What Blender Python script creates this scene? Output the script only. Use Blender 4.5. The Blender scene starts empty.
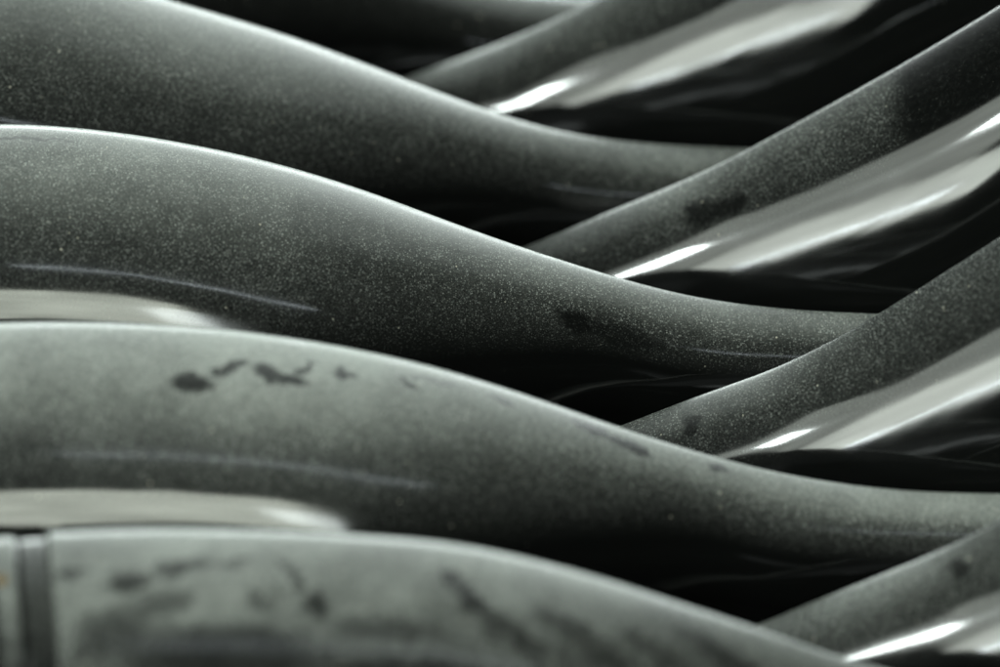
import bpy, bmesh, math, random
from mathutils import Vector, Quaternion

# ------------------------------------------------------------------ camera
TILT = math.radians(33.0)
DIST = 3.80            # camera to the middle of the row
FRAME = 0.60           # width of the picture there, metres
scene = bpy.context.scene
cam_d = bpy.data.cameras.new('camera')
cam = bpy.data.objects.new('camera', cam_d)
scene.collection.objects.link(cam)
FWD = Vector((0, math.cos(TILT), -math.sin(TILT)))
UP = Vector((0, math.sin(TILT), math.cos(TILT)))
cam.location = -FWD * DIST
cam.rotation_euler = (math.pi / 2 - TILT, 0, 0)
cam_d.sensor_width = 36.0
cam_d.lens = 36.0 * DIST / FRAME
cam_d.clip_end = 100
cam_d.dof.use_dof = True
cam_d.dof.focus_distance = 3.745
cam_d.dof.aperture_fstop = 2.6
scene.camera = cam

# ------------------------------------------------------------------ world and lamps
world = bpy.data.worlds.new('World')
scene.world = world
world.use_nodes = True
bg = world.node_tree.nodes['Background']
bg.inputs['Color'].default_value = (0.80, 0.90, 0.86, 1)
bg.inputs['Strength'].default_value = 0.006


def lamp(name, pos, target, sx, sy, radiance, col, roll=0.0, uneven=0.0):
    l = bpy.data.lights.new(name, 'AREA')
    l.shape = 'RECTANGLE'
    l.size, l.size_y = sx, sy
    l.energy = radiance * math.pi * sx * sy
    l.color = col
    if uneven:                                    # a pane that is not evenly bright
        l.use_nodes = True
        t = l.node_tree
        em = t.nodes['Emission']
        g = t.nodes.new('ShaderNodeNewGeometry')
        mp = t.nodes.new('ShaderNodeMapping')
        mp.inputs['Scale'].default_value = (sx * 1.2, sy * 5.0, 1)
        t.links.new(g.outputs['Parametric'], mp.inputs['Vector'])
        nz = t.nodes.new('ShaderNodeTexNoise')
        nz.inputs['Scale'].default_value = 1.0
        nz.inputs['Detail'].default_value = 3.0
        t.links.new(mp.outputs[0], nz.inputs['Vector'])
        mr = t.nodes.new('ShaderNodeMapRange')
        t.links.new(nz.outputs['Fac'], mr.inputs[0])
        mr.inputs[1].default_value, mr.inputs[2].default_value = 0.3, 0.7
        mr.inputs[3].default_value, mr.inputs[4].default_value = 1.0 - uneven, 1.0 + uneven
        t.links.new(mr.outputs[0], em.inputs['Strength'])
    o = bpy.data.objects.new(name, l)
    o.location = pos
    q = (Vector(pos) - Vector(target)).to_track_quat('Z', 'Y')
    o.rotation_mode = 'QUATERNION'
    o.rotation_quaternion = q @ Quaternion((0, 0, 1), math.radians(roll))
    scene.collection.objects.link(o)
    return o


def area(name, az, el, dist, sx, sy, radiance, col, roll=0.0, uneven=0.0):
    """a rectangular lamp seen from the row at azimuth az (0 = straight behind the camera,
    positive = to the right) and elevation el, aimed at the row"""
    a, e = math.radians(az), math.radians(el)
    d = Vector((math.sin(a) * math.cos(e), -math.cos(a) * math.cos(e), math.sin(e)))
    return lamp(name, d * dist, (0, 0, 0), sx, sy, radiance, col, roll, uneven)


BEIGE = (0.92, 1.0, 0.86)
SILVER = (0.91, 1.0, 0.90)
COOL = (0.90, 1.0, 0.97)
BLUE = (0.84, 0.95, 1.0)
area('ceiling_lamp', 178, 58, 3.2, 4.5, 1.7, 0.8, COOL)
area('rear_high_fill', 176, 37, 4.0, 4.4, 1.1, 2.6, COOL)  # added rear strip, grades the brightness down from the crests
area('rear_low_lamp', 175, 22, 4.5, 4.4, 0.7, 24.0, COOL)
area('rear_rim_fill', 175, 10, 4.6, 4.4, 0.3, 24.0, COOL)  # unseen low source added to brighten the crest rims
area('front_lamp', -2, 37, 4.2, 1.9, 1.2, 8.5, BEIGE, uneven=0.35)
area('front_bright_lamp', 13, 37, 4.1, 0.25, 0.5, 13.0, COOL, uneven=0.4)
area('window_lamp', -49, 19.5, 4.2, 2.9, 0.74, 11.0, SILVER, uneven=0.32)
area('window_upper_lamp', -54, 34, 4.2, 2.1, 1.4, 3.6, SILVER, uneven=0.3)
area('spot_lamp', -47, 36, 4.1, 0.6, 0.3, 120.0, COOL)
area('tube_lamp', -40, 16.8, 4.1, 0.8, 0.03, 60.0, BLUE, roll=6)
lamp('work_tube', (0.14, -0.66, 1.0), (0.14, -0.66, 0), 0.88, 0.014, 12.0, BLUE)

scene.view_settings.view_transform = 'Standard'
scene.view_settings.look = 'None'
scene.view_settings.gamma = 1.0
scene.view_settings.use_curve_mapping = False
scene.view_settings.exposure = 0.0
scene.render.engine = 'CYCLES'
scene.cycles.max_bounces = 8
scene.cycles.use_denoising = True
scene.cycles.denoiser = 'OPENIMAGEDENOISE'
scene.cycles.denoising_input_passes = 'RGB_ALBEDO_NORMAL'
scene.cycles.denoising_prefilter = 'ACCURATE'


# ------------------------------------------------------------------ materials
class NT:
    def __init__(self, name):
        self.m = bpy.data.materials.new(name)
        self.m.use_nodes = True
        self.t = self.m.node_tree
        self.t.nodes.clear()

    def n(self, kind, **kw):
        nd = self.t.nodes.new(kind)
        for k, v in kw.items():
            setattr(nd, k, v)
        return nd

    def put(self, sock, v):
        if isinstance(v, bpy.types.NodeSocket):
            self.t.links.new(v, sock)
        else:
            sock.default_value = v

    def math(self, op, a, b=0.0, c=0.0, clamp=False):
        nd = self.n('ShaderNodeMath', operation=op, use_clamp=clamp)
        self.put(nd.inputs[0], a)
        self.put(nd.inputs[1], b)
        self.put(nd.inputs[2], c)
        return nd.outputs[0]

    def ramp(self, v, a, b, lo=0.0, hi=1.0, smooth=True):
        nd = self.n('ShaderNodeMapRange', interpolation_type='SMOOTHSTEP' if smooth else 'LINEAR', clamp=True)
        for i, x in enumerate((v, a, b, lo, hi)):
            self.put(nd.inputs[i], x)
        return nd.outputs[0]

    def noise(self, vec, scale, detail=2.0, rough=0.5, distort=0.0):
        nd = self.n('ShaderNodeTexNoise')
        self.put(nd.inputs['Vector'], vec)
        nd.inputs['Scale'].default_value = scale
        nd.inputs['Detail'].default_value = detail
        nd.inputs['Roughness'].default_value = rough
        nd.inputs['Distortion'].default_value = distort
        return nd.outputs['Fac'], nd.outputs['Color']

    def mixc(self, f, a, b):
        nd = self.n('ShaderNodeMix', data_type='RGBA')
        self.put(nd.inputs[0], f)
        self.put(nd.inputs[6], a)
        self.put(nd.inputs[7], b)
        return nd.outputs[2]


def lacquer(name, seed, dust=1.0, marks=(), grime=0.0, wave=0.5, warp=(0.018, 130.0), fall=1.6):
    """black high-gloss lacquer under settled dust that also paints in some light and shade; marks = (u, v, half length, half width, angle, strength)
    rubbed clean by fingers, in metres along / around the shell"""
    k = NT(name)
    tc = k.n('ShaderNodeTexCoord')
    uvn = k.n('ShaderNodeUVMap', uv_map='metres')
    uv = uvn.outputs['UV']
    mp = k.n('ShaderNodeMapping')
    k.put(mp.inputs['Vector'], tc.outputs['Object'])
    mp.inputs['Location'].default_value = (seed * 1.7, seed * 0.9, seed * 2.3)
    P = mp.outputs['Vector']
    geo = k.n('ShaderNodeNewGeometry')
    sep = k.n('ShaderNodeSeparateXYZ')
    k.put(sep.inputs[0], geo.outputs['Normal'])
    settle = k.ramp(sep.outputs['Z'], 0.44, 1.0, 0.005, 1.0, smooth=False)
    # cloudy variation of the film, then grains
    big, _ = k.noise(P, 9.0, 4.0, 0.6)
    mid, _ = k.noise(P, 60.0, 3.0, 0.6)
    film = k.math('MULTIPLY', k.ramp(big, 0.25, 0.75, 0.62, 1.22), k.ramp(mid, 0.2, 0.8, 0.85, 1.12))
    g1, _ = k.noise(P, 1500.0, 2.0, 0.7)
    g2, _ = k.noise(P, 420.0, 2.0, 0.6)
    fine = k.n('ShaderNodeTexVoronoi', feature='F1')
    k.put(fine.inputs['Vector'], P)
    fine.inputs['Scale'].default_value = 920.0
    fs = k.n('ShaderNodeSeparateColor')
    k.put(fs.inputs[0], fine.outputs['Color'])
    fsz = k.ramp(fs.outputs[0], 0.0, 1.0, 0.12, 0.5, smooth=False)
    fleck = k.math('MULTIPLY', k.math('LESS_THAN', fine.outputs['Distance'], fsz), k.ramp(fs.outputs[1], 0.0, 1.0, 0.0, 2.9, smooth=False))
    grain = k.math('ADD', k.math('ADD', k.ramp(g1, 0.34, 0.70, 0.12, 0.8), k.ramp(g2, 0.4, 0.7, 0.0, 0.15)), fleck)
    # sparse coarser specks
    vor = k.n('ShaderNodeTexVoronoi', feature='F1')
    k.put(vor.inputs['Vector'], P)
    vor.inputs['Scale'].default_value = 210.0
    sc_ = k.n('ShaderNodeSeparateColor')
    k.put(sc_.inputs[0], vor.outputs['Color'])
    size = k.ramp(sc_.outputs[0], 0.90, 1.0, 0.05, 0.14, smooth=False)
    speck = k.math('MULTIPLY', k.math('LESS_THAN', vor.outputs['Distance'], size), k.math('GREATER_THAN', sc_.outputs[0], 0.90))
    cov = k.math('MULTIPLY', k.math('MULTIPLY', k.math('POWER', settle, fall), film), grain)
    cov = k.math('MULTIPLY', cov, 0.50 * dust)
    cov = k.math('ADD', cov, k.math('MULTIPLY', k.ramp(sep.outputs['Z'], 0.78, 1.0, 0.0, 0.36 * dust), film))  # denser dust on the crests, which also paints in the bright rim
    # finger marks
    clean = None
    if marks:
        _, wc = k.noise(uv, warp[1], 5.0, 0.65)
        w = k.n('ShaderNodeVectorMath', operation='MULTIPLY_ADD')
        k.put(w.inputs[0], wc)
        w.inputs[1].default_value = (warp[0], warp[0] * 0.8, 0.0)
        k.put(w.inputs[2], uv)
        for (mu, mv, hl, hw, ang, st) in marks:
            m2 = k.n('ShaderNodeMapping', vector_type='TEXTURE')
            k.put(m2.inputs['Vector'], w.outputs[0])
            m2.inputs['Location'].default_value = (mu + warp[0] * 0.5, mv + warp[0] * 0.4, 0)
            m2.inputs['Rotation'].default_value = (0, 0, math.radians(ang))
            m2.inputs['Scale'].default_value = (hl, hw, 1)
            s2 = k.n('ShaderNodeSeparateXYZ')
            k.put(s2.inputs[0], m2.outputs[0])
            r2 = k.math('ADD', k.math('POWER', k.math('ABSOLUTE', s2.outputs[0]), 2.0),
                        k.math('POWER', k.math('ABSOLUTE', s2.outputs[1]), 2.0))
            f = k.ramp(r2, 0.25 if hl < 0.1 else 0.8, 1.7 if hl < 0.1 else 1.15, st, 0.0)
            clean = f if clean is None else k.math('MAXIMUM', clean, f)
        inner, _ = k.noise(uv, 300.0, 3.0, 0.6)
        cov = k.math('MULTIPLY', cov, k.math('SUBTRACT', 1.0, k.math('MULTIPLY', clean, k.ramp(inner, 0.3, 0.6, 0.85, 1.0))))
    if grime:
        gr, _ = k.noise(P, 22.0, 3.0, 0.55, 0.4)
        cov = k.math('MULTIPLY', cov, k.ramp(gr, 0.35, 0.62, 1.0 - grime, 1.0))
    cov = k.math('MINIMUM', cov, 0.96)
    cov = k.math('MAXIMUM', cov, k.math('MULTIPLY', k.math('MULTIPLY', speck, 0.75 if clean is None else k.math('MULTIPLY_ADD', clean, -0.7, 0.75)), k.ramp(sep.outputs['Z'], 0.4, 0.85, 0.02, 1.0)))

    gloss = k.n('ShaderNodeBsdfPrincipled')
    gloss.inputs['Base Color'].default_value = (0.0035, 0.0038, 0.0036, 1)
    gloss.inputs['IOR'].default_value = 1.54
    rr, _ = k.noise(P, 14.0, 4.0, 0.6)
    haze = k.ramp(sep.outputs['Z'], 0.66, 0.92, 0.0, 0.18)
    k.put(gloss.inputs['Roughness'], k.math('ADD', haze, k.ramp(rr, 0.3, 0.7, 0.07, 0.12)))
    bump = k.n('ShaderNodeBump')
    bump.inputs['Strength'].default_value = 1.0
    bump.inputs['Distance'].default_value = 0.0006 * wave
    sm = k.n('ShaderNodeMapping')
    k.put(sm.inputs['Vector'], uv)
    sm.inputs['Location'].default_value = (seed, seed * 0.37, 0)
    sm.inputs['Scale'].default_value = (7.0, 42.0, 1.0)
    ob, _ = k.noise(sm.outputs[0], 1.0, 2.0, 0.45)
    k.put(bump.inputs['Height'], ob)
    k.put(gloss.inputs['Normal'], bump.outputs[0])

    dustb = k.n('ShaderNodeBsdfPrincipled')
    hue, _ = k.noise(P, 900.0, 1.0)
    k.put(dustb.inputs['Base Color'], k.mixc(k.math('MULTIPLY', speck, 0.6), k.mixc(k.ramp(hue, 0.35, 0.7), (0.30, 0.325, 0.305, 1), (0.465, 0.475, 0.44, 1)), (0.80, 0.74, 0.58, 1)))
    dustb.inputs['Roughness'].default_value = 0.85
    dustb.inputs['Specular IOR Level'].default_value = 0.2
    dustb.inputs['Sheen Weight'].default_value = 0.6
    dustb.inputs['Sheen Roughness'].default_value = 0.4
    dustb.inputs['Sheen Tint'].default_value = (0.85, 0.95, 0.90, 1)
    mix = k.n('ShaderNodeMixShader')
    k.put(mix.inputs[0], cov)
    k.t.links.new(gloss.outputs[0], mix.inputs[1])
    k.t.links.new(dustb.outputs[0], mix.inputs[2])
    out = k.n('ShaderNodeOutputMaterial')
    k.t.links.new(mix.outputs[0], out.inputs[0])
    return k.m


def simple(name, col, rough, metal=0.0):
    k = NT(name)
    tc = k.n('ShaderNodeTexCoord')
    f, _ = k.noise(tc.outputs['Object'], 90.0, 4.0, 0.6)
    p = k.n('ShaderNodeBsdfPrincipled')
    k.put(p.inputs['Base Color'], k.mixc(k.ramp(f, 0.3, 0.7), tuple(c * 0.75 for c in col) + (1,), tuple(col) + (1,)))
    k.put(p.inputs['Roughness'], k.ramp(f, 0.3, 0.7, rough * 0.8, min(1, rough * 1.2)))
    p.inputs['Metallic'].default_value = metal
    out = k.n('ShaderNodeOutputMaterial')
    k.t.links.new(p.outputs[0], out.inputs[0])
    return k.m


# ------------------------------------------------------------------ geometry helpers
FLOOR_Z = -0.30


def at(px, py, Y):
    """point on the upright plane at depth Y that lies on the line of sight measured in the photograph"""
    x = (px - 500.0) / 1000.0 * FRAME / DIST
    y = -(py - 333.5) / 1000.0 * FRAME / DIST
    c = -FWD * DIST
    d = FWD + Vector((x, 0, 0)) + UP * y
    s = (Y - c.y) / d.y
    return c + d * s


def spline(pts):
    """smooth monotone-x interpolation (finite-difference cubic Hermite)"""
    xs = [p[0] for p in pts]
    zs = [p[1] for p in pts]
    n = len(xs)
    ms = []
    for i in range(n):
        if i == 0:
            ms.append((zs[1] - zs[0]) / (xs[1] - xs[0]))
        elif i == n - 1:
            ms.append((zs[-1] - zs[-2]) / (xs[-1] - xs[-2]))
        else:
            a = (zs[i] - zs[i - 1]) / (xs[i] - xs[i - 1])
            b = (zs[i + 1] - zs[i]) / (xs[i + 1] - xs[i])
            h0, h1 = xs[i] - xs[i - 1], xs[i + 1] - xs[i]
            ms.append((a * h1 + b * h0) / (h0 + h1))

    def f(x):
        if x <= xs[0]:
            return zs[0] + ms[0] * (x - xs[0])
        if x >= xs[-1]:
            return zs[-1] + ms[-1] * (x - xs[-1])
        for i in range(n - 1):
            if x <= xs[i + 1]:
                h = xs[i + 1] - xs[i]
                t = (x - xs[i]) / h
                return ((2 * t ** 3 - 3 * t ** 2 + 1) * zs[i] + (t ** 3 - 2 * t ** 2 + t) * h * ms[i]
                        + (-2 * t ** 3 + 3 * t ** 2) * zs[i + 1] + (t ** 3 - t ** 2) * h * ms[i + 1])
    return f


def smoothed(f, x0, x1, n=120, passes=30):
    dx = (x1 - x0) / n
    v = [f(x0 + dx * i) for i in range(n + 1)]
    for _ in range(passes):
        v = [v[0]] + [(v[i - 1] + 2 * v[i] + v[i + 1]) / 4 for i in range(1, n)] + [v[-1]]
    return spline([(x0 + dx * i, v[i]) for i in range(n + 1)])


def lerp_table(tab, x):
    if x <= tab[0][0]:
        return tab[0][1]
    for (a, va), (b, vb) in zip(tab, tab[1:]):
        if x <= b:
            t = (x - a) / (b - a)
            t = t * t * (3 - 2 * t)
            return va + (vb - va) * t
    return tab[-1][1]


def shell_profile(r, back, crest, slow, n=22):
    """cross-section (y, z) of the arched shell, from the foot at the back over the crest to the front foot;
    slow = how much gentler the curve gets low on the front flank"""
    zc = crest - r
    pts = []
    for i in range(7):
        t = i / 7.0
        pts.append((back * (0.25 + 0.75 * t ** 0.6), FLOOR_Z + (zc - FLOOR_Z) * t))
    for i in range(n + 1):
        th = -math.pi / 2 + math.pi / 2 * i / n
        pts.append((-back * math.sin(th), zc + r * math.cos(th)))
    y, z = 0.0, crest
    m = 40
    for i in range(m):
        e = 90.0 - 90.0 * (i + 0.5) / m          # elevation of the outward normal
        k = min(1.0, max(0.0, (40.0 - e) / 12.0))
        rho = r * (1 + (slow - 1) * k * k * (3 - 2 * k))
        ds = rho * math.radians(90.0 / m)
        y -= ds * math.sin(math.radians(e))
        z -= ds * math.cos(math.radians(e))
        pts.append((y, z))
    for i in range(8):                            # the flank tucks under
        e = -2.5 * (i + 0.5)
        ds = r * 0.8 * math.radians(2.5)
        y -= ds * math.sin(math.radians(e))
        z -= ds * math.cos(math.radians(e))
        pts.append((y, z))
    for i in range(1, 11):
        t = i / 10.0
        pts.append((y + (-0.006 - 0.25 * r - y) * t, z + (FLOOR_Z - z) * t))
    return pts


def make_shell(name, pts, Y, x0, x1, rtab, mat, origin, parent, nx=150, backf=0.35, slow=1.0, skew=0.0, inset=0.0, backpow=0.5, thick=0.005):
    """pts: silhouette of the crest measured in the photograph, at depth Y"""
    W = [at(px, py, Y) for px, py in pts]
    sil = smoothed(spline([(p.x, p.z) for p in W]), x0, x1)
    verts, faces, uvs = [], [], []
    rows = 0
    for i in range(nx + 1):
        x = x0 + (x1 - x0) * i / nx
        r = lerp_table(rtab, x)
        back = backf * r * min(1.0, r / 0.13) ** backpow
        h = math.sqrt((back * math.sin(TILT)) ** 2 + (r * math.cos(TILT)) ** 2)
        crest = sil(x) - h / math.cos(TILT) + r - inset
        prof = shell_profile(r - inset, max(0.004, back - inset), crest, slow)
        rows = len(prof)
        ci = 7 + 22
        near = max(0.0, 1.0 - (x - x0) / 0.12)
        L = [0.0]
        for a, b in zip(prof, prof[1:]):
            L.append(L[-1] + math.hypot(a[0] - b[0], a[1] - b[1]))
        for j, (y, z) in enumerate(prof):
            verts.append((x + skew * near * max(-0.02, L[j] - L[ci]) - origin[0], Y + y - origin[1], z - origin[2]))
            uvs.append((x - x0, L[j] - L[ci]))
    for i in range(nx):
        for j in range(rows - 1):
            a = i * rows + j
            faces.append((a, a + 1, a + 1 + rows, a + rows))
    me = bpy.data.meshes.new(name)
    me.from_pydata(verts, [], faces)
    uvl = me.uv_layers.new(name='metres')
    for lp in me.loops:
        uvl.data[lp.index].uv = uvs[lp.vertex_index]
    for p in me.polygons:
        p.use_smooth = True
    me.materials.append(mat)
    me.update()
    o = bpy.data.objects.new(name, me)
    scene.collection.objects.link(o)
    if parent:
        o.parent = parent
    # outward normals must point up / to the camera at the crest
    mid = me.polygons[(nx // 2) * (rows - 1) + ci]
    if mid.normal.z < 0:
        me.flip_normals()
    s = o.modifiers.new('wall', 'SOLIDIFY')
    s.thickness = thick
    s.offset = -1
    return o


def empty(name, loc):
    o = bpy.data.objects.new(name, None)
    o.empty_display_size = 0.05
    o.location = loc
    scene.collection.objects.link(o)
    return o


# ------------------------------------------------------------------ the surface they stand on
me = bpy.data.meshes.new('floor')
me.from_pydata([(-4, -4, 0), (4, -4, 0), (4, 4, 0), (-4, 4, 0)], [], [(0, 1, 2, 3)])
me.materials.append(simple('dark_floor', (0.03, 0.032, 0.03), 0.6))
floor = bpy.data.objects.new('floor', me)
floor.location = (0, 0, FLOOR_Z - 0.002)
floor['kind'] = 'structure'
scene.collection.objects.link(floor)

# ------------------------------------------------------------------ measured crests
PITCH_Y, PITCH_X = 0.192, -0.0525
HUMP = {
    2: [(-60, 124), (0, 122), (100, 129), (200, 145), (275, 162), (350, 184), (425, 212), (500, 240), (600, 272),
        (675, 294), (750, 306), (875, 314), (1000, 314), (1120, 306)],
    1: [(-60, 326), (0, 322), (127, 323), (250, 332), (350, 348), (425, 364), (500, 386), (565, 408),
        (617, 427), (690, 450), (750, 467), (825, 482), (900, 491), (1000, 494), (1120, 493)],
    3: [(-140, -62), (-60, -57), (60, -32), (172, 0), (250, 22), (325, 47), (400, 77), (465, 102), (500, 116), (550, 131),
        (625, 142), (700, 147), (750, 149), (880, 148), (1000, 141), (1120, 128)],
    0: [(0, 536), (90, 530), (250, 530), (350, 535), (450, 543), (500, 552), (565, 568), (625, 585), (700, 610),
        (755, 627), (810, 647), (850, 661), (920, 678), (1000, 690), (1120, 696)],
    4: [(-200, -235), (-100, -222), (0, -195), (100, -160), (200, -122), (300, -82), (380, -47), (450, -20), (520, -5), (600, 0),
        (700, 1), (850, -4), (1000, -15), (1120, -30)],
}
RISE = {
    1: [(555, 448), (617, 427), (700, 395), (780, 366), (850, 331), (925, 285), (1000, 237), (1080, 185), (1160, 135)],
    2: [(466, 268), (525, 247), (600, 215), (700, 173), (750, 148), (825, 107), (900, 65), (1000, 5), (1080, -45), (1160, -95)],
    3: [(378, 88), (402, 79), (450, 61), (510, 39), (570, 12), (650, -30), (730, -78), (810, -125), (900, -175), (1000, -230), (1100, -280)],
    0: [(702, 645), (765, 622), (825, 597), (900, 567), (950, 546), (1000, 520), (1080, 475), (1160, 425)],
}
HUMP_LABEL = {
    0: 'nearest black lacquered hump panel, out of focus and smeared, with a visible cut end',
    1: 'dusty black humped panel with dark finger marks on its crest',
    2: 'sharpest black humped panel with speckled dust, third hump from the front',
    3: 'black humped panel just behind the sharply focused one, fourth from the front',
    4: 'rearmost dark humped panel, only its low dip showing at the top edge',
}
RISE_LABEL = {
    0: 'black panel rising at the bottom right corner beside the nearest hump',
    1: 'sharp dusty black panel rising right, behind the hump with finger marks',
    2: 'black panel rising right with a dark rubbed patch, behind the sharpest hump',
    3: 'rearmost black panel rising right at the top, blurred with a broad pale reflection',
}

END_X = at(46, 560, -2 * PITCH_Y).x      # cut end of the nearest hump
hump_marks = {
    0: [(.0116, .031, .010, .005, 0, .8), (.0424, .0374, .012, .010, -25, .9), (.0723, .0293, .017, .006, -18, .85),
        (.098, .025, .014, .003, -10, .6), (.1345, .0327, .004, .012, 0, .85), (.1482, .0497, .006, .010, 0, .85), (.118, .047, .012, .007, 0, .5),
        (.218, .024, .010, .005, 60, .9), (.230, .038, .013, .007, 45, .9), (.25, .052, .022, .009, 30, .75), (.29, .046, .028, .007, 25, .6),
        (.33, .040, .02, .006, 25, .5), (.0965, .082, .06, .018, 0, .85), (.035, .070, .022, .014, 0, .75), (.19, .062, .03, .008, 0, .6),
        (.20, .088, .05, .012, 0, .8), (.06, .052, .022, .008, -20, .6), (.37, .030, .03, .006, 20, .6)],
    1: [(.1862, .0415, .012, .007, 0, .97), (.2065, .0286, .013, .0035, -33, .97), (.228, .0295, .009, .006, 20, .97),
        (.2389, .0325, .012, .003, 0, .97), (.248, .022, .009, .0022, -50, .97), (.2695, .0208, .007, .005, 0, .97),
        (.306, .017, .006, .0028, 20, .97), (.4105, .0085, .014, .0048, 8, .97), (.4306, .0125, .014, .0048, 12, .97), (.36, .010, .008, .003, 5, .9),
        (.4834, .0085, .007, .0035, 0, .97), (.32, .0095, .016, .002, -8, .7)],
    2: [(.4565, .0422, .012, .007, 0, .9), (.482, .0424, .026, .007, 0, .7), (.1295, .0102, .03, .0018, 0, .7),
        (.362, .003, .012, .0018, 0, .5)],
    3: [], 4: []}
rise_marks = {
    0: [(.1442, .0193, .009, .004, 60, .8)],
    1: [(.0795, .0209, .009, .005, 80, .8)],
    2: [(.144, .0332, .014, .008, 40, .85), (.159, .038, .013, .007, 20, .9), (.374, .02, .118, .25, 0, .985)],
    3: []}

trim_m = lacquer('dusty_trim', 71.0, dust=0.7, grime=0.4)
gasket_m = lacquer('black_gasket', 77.0, dust=0.15)
brass_m = simple('brass', (0.26, 0.18, 0.08), 0.5, 1.0)

for n in range(5):
    Y = (n - 2) * PITCH_Y
    x0 = END_X + n * PITCH_X - (0.06 if n else 0.0)
    x1 = at(1110, 400, Y).x
    xs = PITCH_X * (n - 2)
    rtab = [(-0.30 + xs, 0.130 if n < 3 else 0.142), (-0.14 + xs, 0.125 if n < 3 else 0.134), (0.09 + xs, 0.050), (0.22 + xs, 0.042), (0.5, 0.040)]
    root = empty('humped_panel', (0.0, Y, FLOOR_Z))
    root['label'] = HUMP_LABEL[n]
    root['category'] = 'panel'
    root['group'] = 'humped black panels in a row'
    mat = lacquer('dusty_lacquer', 3.0 + n * 5.1, dust=(0.85, 1.1, 0.72, 0.65, 0.3)[n], fall=(1.0, 2.0, 1.6, 1.6, 1.6)[n], marks=hump_marks[n],  # dust also paints in overhead reflection on the nearest panel, occlusion on the second
                  grime=(0.2, 0.0, 0.0, 0.0, 0.0)[n], warp=((0.035, 70.0) if n == 0 else (0.018, 130.0)))
    org = (0.0, Y, FLOOR_Z)
    make_shell('shell', HUMP[n], Y, x0, x1, rtab, mat, org, root, skew=0.12)
    make_shell('gasket', HUMP[n], Y, x0 - 0.016, x0 + 0.006, rtab, gasket_m, org, root, nx=6, skew=0.12, inset=0.003)
    flange = make_shell('end_flange', HUMP[n], Y, x0 - 0.030, x0 - 0.0162, rtab, trim_m, org, root, nx=6, skew=0.12, inset=0.001)
    near = min(flange.data.vertices, key=lambda v: abs(v.co.x - (x0 - 0.021)) * 3 + abs(v.co.y + 0.030) + (0.5 if v.co.z < 0.2 else 0.0))
    bm = bmesh.new()
    bmesh.ops.create_uvsphere(bm, u_segments=16, v_segments=8, radius=0.0035)
    for v in bm.verts:
        v.co.z = max(v.co.z, 0.0) * 0.5 + min(v.co.z, 0.0) * 0.3
        if v.co.z > 0.0012 and abs(v.co.x) < 0.0012:
            v.co.z -= 0.0008                      # the slot
    sme = bpy.data.meshes.new('screw')
    bm.to_mesh(sme)
    bm.free()
    sme.materials.append(brass_m)
    screw = bpy.data.objects.new('screw', sme)
    scene.collection.objects.link(screw)
    screw.parent = flange
    screw.location = near.co
    screw.rotation_euler = (math.radians(22), 0, 0)

for n in range(4):
    Y = (n - 2) * PITCH_Y + 0.112
    px0 = RISE[n][0][0]
    x0 = at(px0, 400, Y).x
    x1 = at((1110, 1110, 1110, 1090)[n], 400, Y).x
    xs = PITCH_X * (n - 2)
    rtab = [(-0.03 + xs, 0.042), (0.06 + xs, 0.056), (0.30 + xs, 0.086), (0.45 + xs, 0.094)]
    root = empty('rising_panel', (0.2, Y, FLOOR_Z))
    root['label'] = RISE_LABEL[n]
    root['category'] = 'panel'
    root['group'] = 'rising black panels in a row'
    mat = lacquer('dusty_lacquer', 40.0 + n * 4.3, dust=(0.8, 0.7, 0.65, 0.65)[n], marks=rise_marks[n], wave=0.4)
    make_shell('shell', RISE[n], Y, x0, x1, rtab, mat, (0.2, Y, FLOOR_Z), root, slow=2.0, backf=0.2, backpow=0.0)
